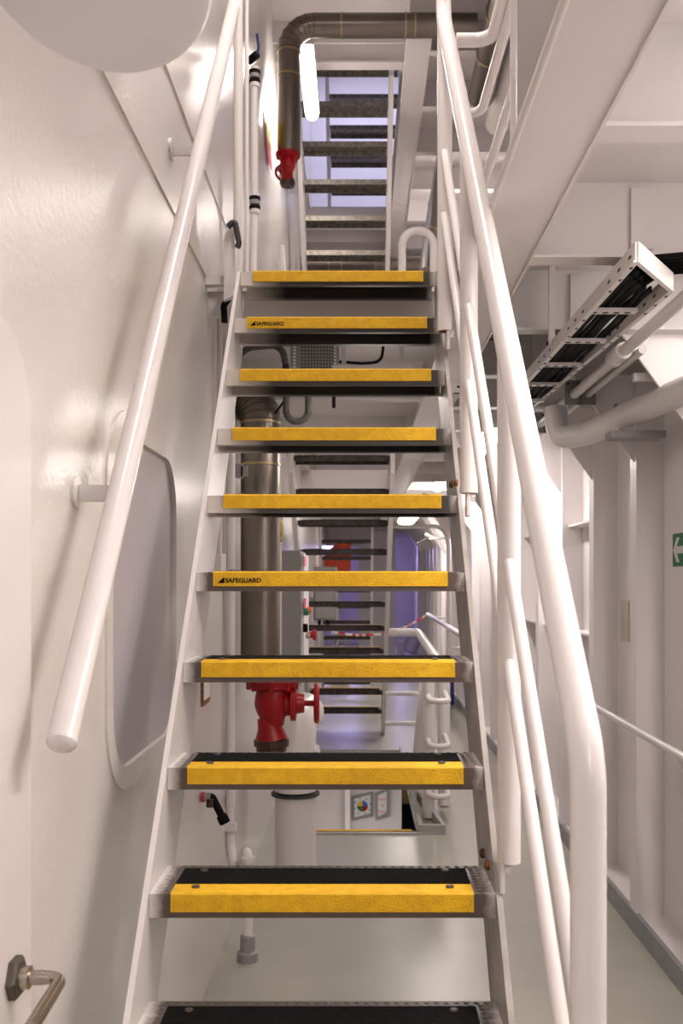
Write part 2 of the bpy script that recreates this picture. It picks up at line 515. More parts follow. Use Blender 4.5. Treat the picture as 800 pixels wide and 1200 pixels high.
def tread(parent, xc, w, d, z, pan, depth=.197, lip=.048, nose='near', detail=True, nosing=True, logo=False, nosew=.605):
    """one step: a steel pan with lips, a black anti-slip strip and a yellow nosing"""
    o = Vector((xc, d, z + H))
    hw = w / 2
    b = MB()
    t = .006
    b.box((xc - hw, d, z + H - t), (xc + hw, d + depth, z + H))
    b.box((xc - hw, d, z + H - lip), (xc + hw, d + .008, z + H - t))
    b.box((xc - hw, d + depth - .008, z + H - lip), (xc + hw, d + depth, z + H - t))
    if detail:
        b.box((xc - hw, d + .008, z + H - lip), (xc + hw, d + .020, z + H - lip + .006))
        b.box((xc - hw, d + depth - .03, z + H - lip), (xc + hw, d + depth - .008, z + H - lip + .006))
        n = 34
        for k in range(n):                                        # raised anti-slip dimples
            x = xc - hw + .02 + (w - .04) * k / (n - 1)
            for yy in (depth - .009, depth - .024):
                b.lathe([(.0055, 0), (.0045, .0016), (.0022, .0022)], (x + (.007 if yy < depth - .01 else 0), d + yy, z + H), (0, 0, 1), 6)
        for k in range(9):
            for sx in (-1, 1):
                for q in (.012, .028):
                    b.lathe([(.0055, 0), (.0045, .0016), (.0022, .0022)], (xc + sx * (nosew / 2 + q), d + .02 + k * .02, z + H), (0, 0, 1), 6)
        # holes of the pan pattern seen from below
        b.use('black')
        for k in range(40):
            for q in (.05, .085, .12, .155):
                x = xc - hw + .02 + (w - .04) * k / 39
                b.lathe([(.0062, 0), (.0062, .001)], (x, d + q, z + H - t - .001), (0, 0, 1), 6)
        b.mats = [pan, 'black']
        for f in b.bm.faces: pass
    if detail:
        # material slot 0 is the pan, slot 1 the holes
        nh = 40 * 4 * (6 + 2)
        fl = list(b.bm.faces)
        for i, f in enumerate(fl): f.material_index = 1 if i >= len(fl) - nh else 0
        pn = b.build('tread', None, parent, origin=o)
    else:
        pn = b.build('tread', pan, parent, origin=o)
    if not nosing: return pn
    nw = nosew / 2
    if nose == 'near':
        ya, yb, s = d - .005, d + .052, 1
        g0, g1 = d + .054, d + depth - .035
    else:
        ya, yb, s = d + depth + .004, d + depth - .045, -1
        g0, g1 = d + .012, d + depth - .048
    b = MB()
    e = .004
    prof = [(ya, z - .035), (ya, z + e - .004), (ya + s * .004, z + e), (yb, z + e), (yb, z + .0004), (ya + s * .0048, z + .0004), (ya + s * .0048, z - .035)]
    b.prism([(xc - nw, y, zz + H) for y, zz in prof], (2 * nw, 0, 0))
    ns = b.build('nosing', 'yellow', pn, origin=o)
    b = MB(); b.box((xc - nw, g0, z + H), (xc + nw, g1, z + H + .005)); b.build('grip_strip', 'grit', pn, origin=o)
    if detail:
        for sx in (-1, 1):
            for yy in ((ya + yb) / 2 + .006, g1 - .02):
                b = MB(); b.lathe([(.0085, 0), (.008, .0025), (.004, .0035)], (xc + sx * (nw - .045), yy, z + H + .0052), (0, 0, 1), 12)
                b.build('bolt', 'bolt', pn, origin=o)
    if logo:
        lx = xc - nw + .012
        b = MB()
        y = d - .0058; zb = z + H - .0265
        b.prism([(lx, y, zb), (lx + .017, y, zb), (lx + .017, y, zb + .016)], (0, .001, 0))
        b.use('black')
        b.build('emblem', 'black', pn, origin=o)
        text_part('lettering', 'SAFEGUARD', 'black', pn, (lx + .020, y + .0002, zb + .0012), .0165, UPRIGHT, bold=.02, depth=.0006, width=.092)
    return pn


def stringer(parent, x, t, line, back, m, name='stringer'):
    """flat plate: top edge along the nosing line (list of 2 (d,z)), `back` metres of vertical depth"""
    (d0, z0), (d1, z1) = line
    b = MB()
    b.prism([(x, d0, z0 + H), (x, d1, z1 + H), (x, d1, z1 - back + H), (x, d0, z0 - back + H)], (t, 0, 0))
    return b.build(name, m, parent)


# ---- the main stair
ST = thing('staircase', 'steep white ship staircase with yellow-nosed steel treads, climbing away in the foreground', 'staircase', (XC, 1.99, 0))
for i in range(-1, 11):
    d = 1.99 + STEP_D * (i - 2); z = -.627 + STEP_R * (i - 2)
    tread(ST, XC, X1 - X0 - .002, d, z, 'pan_narrow' if i < 6 else 'pan_wide', logo=i in (5, 9))
dA, zA = 1.12, -.627 + (1.12 - 1.99) * STEP_R / STEP_D
dB, zB = 3.545, -.627 + (3.545 - 1.99) * STEP_R / STEP_D


def main_stringer(x, t, m):
    b = MB()
    sl = STEP_R / STEP_D
    bk = .345
    dfoot = dA + (-H - (zA - bk)) / sl     # where the back edge meets the floor
    b.prism([(x, dA + (-H - zA) / sl if zA < -H else dA, max(zA, -H) + H), (x, dB, zB + H), (x, dB + .06, zB + H), (x, dB + .06, zB - bk + .07 + H), (x, dfoot, 0), (x, dA, 0)], (t, 0, 0))
    return b.build('stringer', m, ST)


main_stringer(X0 - .012, .012, 'white')
sr = main_stringer(X1, .012, 'stringer_worn')
tag(sr, 'scuffed grey and white right-hand side plate')
for (px, py, d) in ((567, 1000, 2.2), (573, 1014, 2.16), (530, 568, 2.86), (536, 566, 2.84)):
    zz = (YH - py) * d / F
    b = MB(); b.lathe([(.011, 0), (.011, .006), (.006, .010)], V(X1, X1 * F / (px - XV), (YH - py) * (X1 * F / (px - XV)) / F), (-1, 0, 0), 6, False)
    b.build('bolt', 'rust', ST)
# closing plate under the top step
b = MB(); b.box((X0, 3.735, DECK + H - .115), (X1, 3.75, DECK + H - .005)); b.build('landing_plate', 'white', ST)


# ---- far stairs
def far_stair(name, label, xc, w, items, nose, nosing, depth, back, foot, loc, ext=(1, 1), pan='steel', detail=False, lip=.04):
    t = thing(name, label, 'staircase', loc)
    for d, z in items:
        tread(t, xc, w - .002, d, z, pan, depth=depth, nose=nose, detail=detail, nosing=nosing, lip=lip, nosew=w * .93)
    (d0, z0), (d1, z1) = items[0], items[-1]
    sl = (z1 - z0) / (d1 - d0)
    a, c = d0 - ext[0], d1 + ext[1]
    for x in (xc - w / 2 - .034, xc + w / 2):
        stringer(t, x, .034, ((a, z0 + (a - d0) * sl + .10), (c, z1 + (c - d1) * sl + .10)), back, 'white')
    return t


S2X, S2W = -.12, .69
far_stair('staircase', 'far open staircase on this deck, climbing back towards the viewer, behind the hydrant', S2X, S2W,
          [(7.11 + .261 * k, .891 - STEP_R * k) for k in range(11)], 'far', True, .23, .27, True, (S2X, 9.7, 0), ext=(.05, .30))
far_stair('staircase', 'upper flight of grey perforated treads beneath the ceiling opening, beside the lit lamp', -.105, .655,
          [(7.26 + .19 * k, 3.80 - STEP_R * k) for k in range(11)], 'far', False, .18, .30, True, (-.105, 9.2, DECK + H), ext=(.05, .1), pan='galv')
far_stair('staircase', 'topmost flight seen through the ceiling opening above the upper flight', (432 - XV - 6) * 9.7 / F, .67,
          [(9.3 + .19 * k, 5.16 - STEP_R * k) for k in range(7)], 'far', False, .22, .28, True, (0, 10.4, DECK + RISE + H), ext=(.02, .02), pan='galv')
far_stair('staircase', 'farthest narrow looking staircase in view, behind the far open staircase', -.16, .64,
          [(12.8 + .11 * k, .74 - STEP_R * k) for k in range(11)], 'far', True, .20, .25, True, (-.16, 13.9, 0), ext=(.02, .0))
far_stair('staircase', 'staircase going down through the floor hatch, only its topmost black tread in view', -.05, .82,
          [(6.0 + .2 * k, -H - .045 - STEP_R * k) for k in range(5)], 'far', True, .24, .28, True, (-.05, 6.9, LZ + H), ext=(-.02, .1))

# ================================================================== HANDRAILS
SL = STEP_R / STEP_D
# wall-mounted rail on the left
hr = thing('handrail', 'thick white tubular handrail on brackets along the left wall', 'handrail', V(-.47, 1.59, -.2425))
xh = -.47
b = MB()
p0, p1 = V(xh, 1.575, -.258), V(xh, 4.4, -.2425 + SL * (4.4 - 1.59))
b.tube([p0, p1], .0245, 24)
rail_o = b.build('rail', 'rail', hr)
b = MB(); ax = (p1 - p0).normalized()
b.lathe([(.004, -.010), (.014, -.0085), (.021, -.005), (.0244, .001)], p0, ax, 24); b.build('end_cap', 'rail', hr)
b = MB(); b.lathe([(.003, -.0112), (.011, -.0105), (.013, -.006)], p0 + Vector((.002, .006, -.001)), ax, 14); b.build('rust_patch', 'rust', hr)
for d in (1.98, 2.985, 4.0):
    z = -.2425 + SL * (d - 1.59)
    b = MB()
    b.obox(V((XL + xh) / 2 + .005, d, z - .018), (abs(XL - xh) - .01, .012, .034), bev=.002)
    b.lathe([(.032, 0), (.032, .008)], V(XL, d, z - .015), (1, 0, 0), 18)
    b.build('bracket', 'rail', hr)

# guard rail on the right of the stair
gr = thing('guard_rail', 'thick white tubular guard rail with posts and mid rails right of the main stair', 'guard rail', V(.3135, 1.36, -H))
def rx(d): return .3135 - .0212 * (d - 1.36)
def rz(d): return -.245 + SL * (d - 1.36)
b = MB()
b.tube([V(.3135, 1.36, -H), V(.3135, 1.36, rz(1.36)), V(rx(3.21), 3.21, rz(3.21)), V(rx(3.21), 3.215, rz(3.21) + .25), V(rx(3.21), 3.215, rz(3.21) + .5)], .0245, 24, .13)
b.build('top_rail', 'rail', gr)
for k, (d, zb) in enumerate(((2.0, -.5655), (2.61, .228), (3.2, .80))):
    b = MB(); b.tube([V(rx(d) + .002, d, zb), V(rx(d) + .002, d, rz(d))], .0238, 20, cap=True)
    pst = b.build('post', 'rail', gr)
    b = MB(); b.lathe([(.0205, -.001), (.0205, .001)], V(rx(d) + .002, d, zb), (0, 0, 1), 16)
    b.build('rusty_end', 'rust', pst)
    b = MB()
    b.obox(V(X1 + .012, d + .01, zb + .005), (.010, .05, .13), bev=.002)
    b.lathe([(.013, 0), (.013, .012)], V(X1 + .018, d, zb - .01), (1, 0, 0), 6, False)
    b.build('lug', 'rail', pst)
for off, top in ((-.415, 3.2), (-.615, 3.2)):
    b = MB(); b.tube([V(rx(1.36), 1.36, rz(1.36) + off), V(rx(top), top, rz(top) + off)], .0128, 16); b.build('mid_rail', 'rail', gr)

# guard rail on the upper deck beside the stair opening
ug = thing('guard_rail', 'white tube guard rail on the upper deck edge behind the top of the stair rail', 'guard rail', V(.41, 2.9, DECK))
b = MB(); b.tube([V(.30, 3.06, 1.66), V(.412, 3.06, 1.66), V(.412, 1.4, 1.66)], .021, 16, .09); b.build('top_rail', 'rail', ug)
b = MB(); b.tube([V(.315, 3.5, 1.64), V(.43, 3.5, 1.64), V(.44, 2.75, 1.64), V(.44, 1.6, 1.64)], .016, 16, .06); b.build('inner_rail', 'rail', ug)
b = MB(); b.tube([V(.405, 3.28, 1.28), V(.405, 1.5, 1.28)], .014, 14); b.build('mid_rail', 'rail', ug)
for d in (1.7, 2.52):
    b = MB(); b.box((.385, d, DECK + H), (.435, d + .012, 1.66 + H)); b.build('post', 'rail', ug)

# rail fixed to the right wall
wr = thing('handrail', 'thin white handrail on the right wall past the columns', 'handrail', V(1.12, 3.4, -.6))
b = MB(); b.tube([P(690, 824, 4.9), P(801, 888, 3.45), P(840, 912, 3.1)], .0165, 16); b.build('rail', 'rail', wr)
b = MB(); q = P(797, 893, 3.48); b.tube([q + Vector((0, 0, .01)), q + Vector((0, 0, -.04)), q + Vector((.22, 0, -.04))], .011, 10, .02); b.build('bracket', 'rail', wr)

# loop handle on the landing
b = MB(); b.tube([P(471, 345, 5.4), P(471, 270, 5.4), P(508, 270, 5.4), P(508, 345, 5.4), ], .021, 16, .085)
b.bm.verts.ensure_lookup_table()
lp = b.build('grab_loop', 'rail'); tag(lp, 'white upside-down U grab loop standing on the upper deck, right of the upper flight', 'grab rail')
for v in lp.data.vertices:
    if v.co.z < H + 1.75: v.co.z = H + DECK

# guard rails round the floor hatch far back
hg = thing('guard_rail', 'white guard rail with U-shaped rungs at the corner of the floor hatch', 'guard rail', V(.45, 6.5, -H))
d = 6.35
for k, px in enumerate((502, 520)):
    dd = d + k * .35
    q = P(px, 778, dd); b = MB(); b.tube([q, Vector((q.x, dd, 0.01))], .040 if k == 0 else .042, 16); b.build('post', 'rail', hg)
for py in (822, 874, 932):
    b = MB()
    a, c = P(502, py - 6, d - .035), P(524, py - 6, d - .035)
    b.tube([a, a + Vector((0, -.10, -.02)), c + Vector((0, -.10, -.02)), c + Vector((0, .2, 0))], .019, 12, .05); b.build('rung', 'rail', hg)
q = P(494, 800, 6.9)
b = MB(); b.prism([Vector((q.x, 6.9, H - .55)), Vector((q.x + .07, 6.9, H - .55)), Vector((q.x + .03, 6.9, 0)), Vector((q.x - .09, 6.9, 0))], (0, .02, 0)); b.build('stay', 'rail', hg)
b = MB(); b.tube([P(515, 778, 6.4), P(490, 741, 8.6), P(452, 741, 8.6)], .034, 14, .08); b.build('top_rail', 'rail', hg)
for py in (813, 848):
    b = MB(); b.tube([P(451, py, 8.8), P(490, py, 8.8), P(494, py + 8, 8.6)], .020, 12, .05); b.build('mid_rail', 'rail', hg)
fr = thing('handrail', 'farthest white handrail on the right wall, the tape tied to its end', 'handrail', P(520, 760, 10))
b = MB(); b.tube([P(501, 720, 13.5), P(537, 742, 9.2), P(560, 757, 7.6)], .028, 12); b.build('rail', 'rail', fr)
b = MB(); q = P(506, 723, 12.9); b.tube([q, q + Vector((.35, 0, -.02))], .014, 8); b.build('bracket', 'rail', fr)
b = MB(); b.tube([P(525, 735, 10.2), P(525, 735, 10.2) + Vector((0, 0, -.2)), P(545, 760, 10.2)], .014, 8); b.build('bracket', 'rail', fr)

# ================================================================== CEILING LIGHTS
def ceiling_light(x, d, z, label, power, L=.9, w=.13, group=None, side=.35, across=False):
    t = thing('ceiling_light', label, 'ceiling light', V(x, d, z), group)
    o = Vector((x, d, z + H)); zz = .02 if across else .045
    b = MB(); b.box((x - w / 2, d - L / 2, z + H + .03 - .008), (x + w / 2, d + L / 2, z + H + .03 + zz - .008), .006); b.build('housing', 'white', t, origin=o)
    b = MB()
    sec = []
    for k in range(9):
        a = math.pi * k / 8
        sec.append((x - w / 2 * .92 * math.cos(a), d - L / 2 + .01, z + H + .0215 - (.03 if across else .055) * math.sin(a)))
    b.prism(sec, (0, L - .02, 0)); df = b.build('diffuser', 'diffuser_dim' if across else 'diffuser', t, origin=o)
    for q in (-.36, .36):
        b = MB(); b.box((x - .01, d + q * L - .01, z + H + .022 + zz), (x + .01, d + q * L + .01, z + H + .18)); b.build('hanger', 'white', t, origin=o)
    a = area('lamp_glow', (0, 0, -.04), (w, L), power, parent=t)
    if across: t.rotation_euler.z = math.pi / 2
    if not side: return t
    l = bpy.data.lights.new('lamp_side_glow', 'POINT'); l.energy = power * side; l.color = LAMP; l.shadow_soft_size = .15 if across else .05
    po = bpy.data.objects.new('lamp_side_glow', l); COL.objects.link(po); po.parent = t; po.location = (0, 0, -.09)
    return t


ceiling_light(-.33, 6.63, 3.30, 'bright lit tube lamp hanging left of the upper flight', 28, L=.92, w=.105, side=.18)
ceiling_light(.02, 2.6, 3.36, 'tube lamp hanging high over the main stair, above the picture', 50, L=1.2)
ceiling_light(.78, 6.1, .835, 'lit tube lamp under the right ceiling, glimpsed between the rail posts', 22, L=1.0, side=.06)
ceiling_light(.06, 4.24, .855, 'added fill lamp set across under the landing, hidden behind the third tread from the top', 3.0, L=.34, w=.20, across=True, side=1.3)  # invented fixture, tucked behind a tread to light the beam and landing underside
ceiling_light(.66, 13.4, .80, 'small distant lit lamp under the ceiling, above the grey wall box', 26, L=1.0, w=.26)
ceiling_light(.80, 9.6, .93, 'lit lamp midway down the right passage, hidden behind the stair treads', 24, L=1.0)
ceiling_light(.98, 1.75, .93, 'added fill lamp under the near right ceiling, out of the picture', 40, L=1.0, side=0)  # unseen fixture added to brighten the near right wall
ceiling_light(1.0, 9.0, 3.40, 'added fill lamp under the far upper ceiling, hidden behind the stair rail', 22, L=.6, w=.1, side=.6)  # invented fixture behind the posts, brightens the upper ceiling
ceiling_light(1.215, 3.08, .93, 'short added fill lamp beside the right wall between two ceiling beams, out of the picture', 1.2, L=.40, w=.10)  # unseen fixture added as fill for the dark bays between beams
ceiling_light(.55, -.7, .93, 'tube lamp behind the viewer under the low ceiling', 24, L=1.2)
# daylight through the ports beyond the far wall, and at the head of the topmost flight
area('daylight_far', V(.2, 22.5, .6), (1.6, .6), 55, (math.radians(-60), 0, 0), COOL)
area('daylight_top', V(.2, 10.2, 6.2), (1.4, 2.2), 60, (0, 0, 0), (.68, .70, 1.0))
area('lamp_lower', V(.0, 8.8, LZ + 2.4), (.8, .4), 30, (0, 0, 0))

# ================================================================== PIPES AND VALVES
def clad_pipe(name, label, path, r, bands, fil, seg=28, extra=None):
    t = thing(name, label, 'pipe', Vector(path[-1]))
    b = MB(); b.tube(path, r, seg, fil, n=6); b.build('cladding', 'clad', t)
    if fil:
        fp_ = fillet(path, fil, 6)
        for a, m_, c in list(zip(fp_, fp_[1:], fp_[2:])):
            if (c - m_).angle(m_ - a) > .02:
                b = MB(); b.lathe([(r * 1.0, -.003), (r * 1.022, -.002), (r * 1.022, .002), (r * 1.0, .003)], m_, c - a, seg); b.build('seam', 'bolt', t)
    for p, ax in bands:
        b = MB(); b.lathe([(r + .001, -.006), (r + .004, -.005), (r + .004, .005), (r + .001, .006)], p, ax, seg); b.build('band', 'band', t)
    return t


# lower pipe and hydrant
d1 = 4.55
xp = (305 - XV) * d1 / F; rp = 23.2 * d1 / F
top = V(xp, d1, (YH - 474) * d1 / F)
clad_pipe('insulated_pipe', 'vertical steel-clad insulated pipe behind the treads, above the lower red hydrant',
          [top + Vector((-.105, .10, .03)), top, V(xp, d1, (YH - 772) * d1 / F)], rp,
          [(P(305, 545, d1), (0, 0, 1)), (P(305, 496, d1), (0, 0, 1)), (P(305, 768, d1), (0, 0, 1))], .11)
# seams of the segmented elbow are lobster-back bands
def hydrant(px, ytop, d, s, label, ang, chain=True):
    o = P(px, ytop, d)
    t = thing('fire_hydrant', label, 'fire hydrant valve', o)
    b = MB(); b.lathe([(.135 * s, 0), (.135 * s, -.025 * s), (.12 * s, -.027 * s), (.12 * s, -.05 * s), (.075 * s, -.06 * s)], o, (0, 0, 1), 28)
    for k in range(8):
        a = k * math.pi / 4
        b.lathe([(.013 * s, -.062 * s), (.013 * s, .006 * s)], o + Vector((.115 * s * math.cos(a), .115 * s * math.sin(a), 0)), (0, 0, 1), 6, False)
    b.build('flange', 'red', t)
    b = MB()
    b.lathe([(.075 * s, -.05 * s), (.082 * s, -.09 * s), (.088 * s, -.13 * s), (.08 * s, -.165 * s), (.062 * s, -.20 * s), (.055 * s, -.235 * s)], o, (0, 0, 1), 26)
    e = o + Vector((-.015 * s, 0, -.22 * s))
    b.lathe([(.056 * s, .02 * s), (.060 * s, -.03 * s), (.075 * s, -.07 * s), (.080 * s, -.085 * s)], e, (-.12, 0, 1), 24)
    side = Vector((math.cos(ang), math.sin(ang), 0))
    b.lathe([(.06 * s, .04 * s), (.06 * s, .085 * s), (.085 * s, .09 * s), (.085 * s, .115 * s), (.05 * s, .12 * s), (.045 * s, .155 * s)], o + Vector((0, 0, -.13 * s)), side, 22)
    b.build('body', 'red', t)
    b = MB()
    b.lathe([(.014 * s, .15 * s), (.014 * s, .22 * s)], o + Vector((0, 0, -.13 * s)), side, 12)
    c = o + Vector((0, 0, -.13 * s)) + side * (.215 * s)
    u = side.cross(Vector((0, 0, 1))).normalized()
    R = .085 * s
    b.tube([c + u * (R * math.cos(2 * math.pi * k / 24)) + Vector((0, 0, R * math.sin(2 * math.pi * k / 24))) for k in range(24)], .014 * s, 10, closed=True)
    for k in range(5):
        a = 2 * math.pi * k / 5 + .3
        b.tube([c, c + u * (R * math.cos(a)) + Vector((0, 0, R * math.sin(a)))], .009 * s, 8)
    b.build('handwheel', 'red', t)
    b = MB(); e2 = e + Vector((.010 * s, 0, -.085 * s))
    b.lathe([(.070 * s, .004), (.086 * s, 0), (.086 * s, -.03 * s), (.074 * s, -.034 * s), (.074 * s, -.055 * s), (.05 * s, -.058 * s)], e2, (0, 0, 1), 16, False)
    b.build('coupling', 'brass', t)
    if chain:
        b = MB()
        for k in range(6):
            q = e2 + Vector((.035 * s, -.03 * s, -.06 * s - .016 * s * k))
            b.lathe([(.005 * s, -.007 * s), (.005 * s, .007 * s)], q, (.6 if k % 2 else -.6, 0, 1), 6)
        b.build('chain', 'chrome', t)
    return t


hydrant(319, 793, 4.5, .93, 'red fire hydrant valve with handwheel under the lower steel pipe', .03)
d2 = 6.1
q2 = P(338.5, 30, d2)
clad_pipe('insulated_pipe', 'steel-clad insulated pipe with elbow running along the top of the picture',
          [P(338.5, 182, d2), q2, P(558, 30, d2)], 13.6 * d2 / F,
          [(P(338.5, 62, d2), (0, 0, 1)), (P(338.5, 70 + 20, d2), (0, 0, 1)), (P(400, 30, d2), (1, 0, 0)), (P(475, 30, d2), (1, 0, 0)), (P(486, 30, d2), (1, 0, 0))], .155)
hydrant(337.5, 180, d2, .56, 'red hydrant valve high on the upper deck beside the lit lamp', 1.9)
clad_pipe('insulated_pipe', 'steel-clad pipe running away under the upper ceiling behind the stair rail',
          [V(.815, 4.6, 3.28), V(.83, 6.75, 3.28)], .088, [(V(.82, 5.75, 3.28), (0, 1, 0)), (V(.824, 6.2, 3.28), (0, 1, 0))], 0)
clad_pipe('insulated_pipe', 'dark steel-clad pipe rising on the upper deck beside the grab loop',
          [P(501, 322, 6.0), P(505, 275, 6.6), P(519, 180, 8.5)], .052, [(P(505, 275, 6.6), (.1, .6, .5)), (P(510, 240, 7.3), (.1, .6, .5))], 0)
clad_pipe('insulated_pipe', 'dark horizontal pipe low on the upper deck behind the upper flight foot',
          [P(352, 309, 9.0), P(520, 309, 9.0)], .065, [(P(385, 309, 9.0), (1, 0, 0)), (P(400, 309, 9.0), (1, 0, 0)), (P(440, 309, 9.0), (1, 0, 0))], 0)
# white painted pipes above right (upper deck ceiling)
b = MB(); b.tube([V(1.0, 4.8, 3.3), V(1.0, 7.2, 3.3)], .085, 22); o = b.build('ceiling_pipe', 'white')
tag(o, 'white painted pipe under the upper ceiling, right of the steel-clad one', 'pipe')

# white vent post on the floor
dv = 5.0
xv_ = (346 - XV) * dv / F; rv = 24.2 * dv / F
vt = thing('vent_pipe', 'thick white vent pipe with a domed elbow standing on the floor behind the stair', 'vent pipe', V(xv_, dv, -H))
zt = (YH - 862) * dv / F
b = MB(); b.tube([V(xv_, dv, -H), V(xv_, dv, (YH - 931) * dv / F)], rv, 28); b.build('pipe', 'white', vt)
b = MB(); b.tube([V(xv_, dv, (YH - 926) * dv / F), V(xv_, dv, zt + .08), V(xv_ + .03, dv + .3, zt + .08)], rv, 28, .10); b.build('elbow', 'white', vt)
b = MB(); b.lathe([(rv + .004, 0), (rv + .018, 0), (rv + .018, .012), (rv + .004, .012)], V(xv_, dv, (YH - 931) * dv / F), (0, 0, 1), 28); b.build('flange', 'dark', vt)
b = MB(); b.lathe([(.05, 0), (.05, .025), (.03, .03)], V(xv_ + rv - .01, dv - .01, (YH - 884) * dv / F), (1, 0, 0), 12); b.build('lug', 'white', vt)

# wall conduits (left wall, this deck)
def conduit(pts, r, label, name='conduit_pipe', m='white', fil=.0, cat='pipe'):
    b = MB(); b.tube(pts, r, 12, fil); o = b.build(name, m); return tag(o, label, cat)


def wx(px, off=.03):                 # a spot beside the left wall seen at column px: returns distance ahead
    return (XL + off) * F / (px - XV)


dd = wx(270, .028); conduit([Vector((XL + .028, dd, H - .95)), Vector((XL + .028, dd, H + 1.02))], .019, 'white vertical pipe on the left wall close behind the stair')
dd = wx(257, .022); conduit([Vector((XL + .022, dd, H + .06)), Vector((XL + .022, dd, H + 1.02))], .010, 'thin white pipe on the left wall ending in a wall box')
d3 = 4.72; conduit([P(326, 500, d3), P(326, 790, d3)], .014, 'slim tan pipe standing against the right side of the lower steel pipe', m='beige')
b = MB(); b.box((XL, wx(252) - .05, H + .03), (XL + .06, wx(252) + .09, H + .10), .006); o = b.build('junction_box', 'white'); tag(o, 'small white junction box on the left wall under the thin pipe', 'junction box')
b = MB(); q = P(270, 552, 4.3); b.obox(q, (.11, .012, .062), bev=.002); b.obox(q + Vector((.06, 0, .0)), (.03, .012, .045)); o = b.build('pipe_bracket', 'greypaint'); tag(o, 'grey flat strap bracket holding the lower steel pipe', 'bracket')

# wall tap with hose coupling
tp = thing('wall_tap', 'wall tap with black hose coupling low on the left wall behind the stair', 'tap', P(232, 934, 3.55))
q = P(224, 934, 3.55)
b = MB(); b.obox(q + Vector((-.005, 0, 0)), (.012, .07, .07), bev=.003); b.lathe([(.030, 0), (.030, .03), (.016, .034), (.016, .07)], q, (1, 0, 0), 16); b.build('body', 'greypaint', tp)
b = MB(); b.lathe([(.019, .038), (.019, .048)], q, (1, 0, 0), 14); b.build('ring', 'signred', tp)
b = MB(); b.tube([q + Vector((.06, 0, 0)), q + Vector((.075, 0, .0)), q + Vector((.115, -.01, -.075))], .014, 12, .02)
b.lathe([(.018, 0), (.020, .012), (.020, .03), (.016, .034)], q + Vector((.108, -.009, -.062)), (.04, -.01, -.075), 12); b.build('nozzle', 'black', tp)
b = MB(); b.lathe([(.016, 0), (.016, -.03)], q + Vector((.07, -.005, -.004)), (0, 0, 1), 10); b.build('knob', 'brass', tp)
# wall pipe below the tap curving to the floor
pb = thing('drain_pipe', 'white drain pipe with clamp curving down the left wall below the tap', 'pipe', P(273, 1000, 4.2))
b = MB(); b.tube([P(268, 930, 4.25), P(269, 985, 4.25), P(274, 1020, 4.15), P(276, 1050, 4.1)], .020, 12, .1); b.build('pipe', 'white', pb)
b = MB(); b.obox(P(269, 969, 4.22), (.06, .03, .035), bev=.004); b.build('clamp', 'white', pb)
fp = thing('floor_pipe', 'short white bent pipe rising from a grey floor socket behind the stair', 'pipe', P(290, 1118, 3.98))
b = MB(); b.tube([P(290, 1112, 3.98), P(290, 996, 3.98), P(280, 1015, 4.25)], .020, 14, .03); b.build('pipe', 'white', fp)
q = P(290, 1117, 3.98); q.z = 0
b = MB(); b.lathe([(.042, 0), (.042, .035), (.030, .04), (.030, .10), (.022, .105)], q, (0, 0, 1), 18); b.build('socket', 'greypaint', fp)
b = MB(); b.lathe([(.030, 0), (.030, .02)], P(290, 1010, 3.98), (0, 0, 1), 14); b.build('collar', 'white', fp)

# cabinets on the left wall
cb = thing('control_cabinet', 'grey control cabinet with push buttons on the left wall beside the far stair', 'cabinet', P(345, 730, 5.9))
q0, q1 = P(330, 804, 5.9), P(352, 645, 5.9)
b = MB(); b.box((q0.x, 5.9, q0.z), (q1.x, 6.5, q1.z), .006); b.build('body', 'greybox', cb)
b = MB(); b.box((q1.x, 5.93, q0.z + .02), (q1.x + .02, 6.48, q1.z - .02), .004); b.build('door', 'wallr', cb)
b = MB()
for z in (q0.z + .1, q1.z - .14): b.box((XL, 6.0, z), (q0.x, 6.4, z + .04))
b.build('mounting_rail', 'white', cb)
def on_face(px, py): 
    dd_ = (q1.x + .02) * F / (px - XV); return V(q1.x + .02, dd_, (YH - py) * dd_ / F)
for px, py, m, r in ((356, 717, 'green', .022), (359.5, 715, 'orange', .022), (355, 736, 'black', .026), (358, 745, 'chrome', .018)):
    b = MB(); b.lathe([(r, 0), (r, .022), (r * .7, .028)], on_face(px, py), (1, 0, 0), 14); b.build('push_button', m, cb)
b = MB(); b.lathe([(.02, 0), (.02, .03), (.035, .035), (.035, .05), (.02, .055)], on_face(360.5, 744), (1, 0, 0), 14); b.build('emergency_stop', 'red', cb)
for py in (658, 707):
    f_ = on_face(357, py); b = MB(); b.box((f_.x, f_.y - .10, f_.z - .03), (f_.x + .002, f_.y + .10, f_.z + .03)); b.build('label_plate', 'signred' if py > 700 else 'pinktext', cb)
eb = thing('electrical_box', 'pale grey electrical box with lid hanging behind the far stair treads', 'electrical box', P(382, 695, 11.2))
q0, q1 = P(367, 727, 11.2), P(394, 664, 11.2)
b = MB(); b.box((q0.x, 11.2, q0.z), (q1.x, 11.5, q1.z), .012); b.build('body', 'greybox', eb)
b = MB(); b.box((q0.x + .02, 11.175, q0.z + .02), (q1.x - .03, 11.2, q1.z - .02), .008); b.build('lid', 'greybox', eb)
b = MB(); b.box((XL, 11.3, q0.z + .2), (q0.x, 11.4, q0.z + .26)); b.build('mounting_rail', 'white', eb)
b = MB(); b.lathe([(.02, 0), (.02, -.06)], P(374, 727, 11.25), (0, 0, 1), 10); b.lathe([(.02, 0), (.02, -.06)], P(384, 727, 11.25), (0, 0, 1), 10); b.build('gland', 'black', eb)

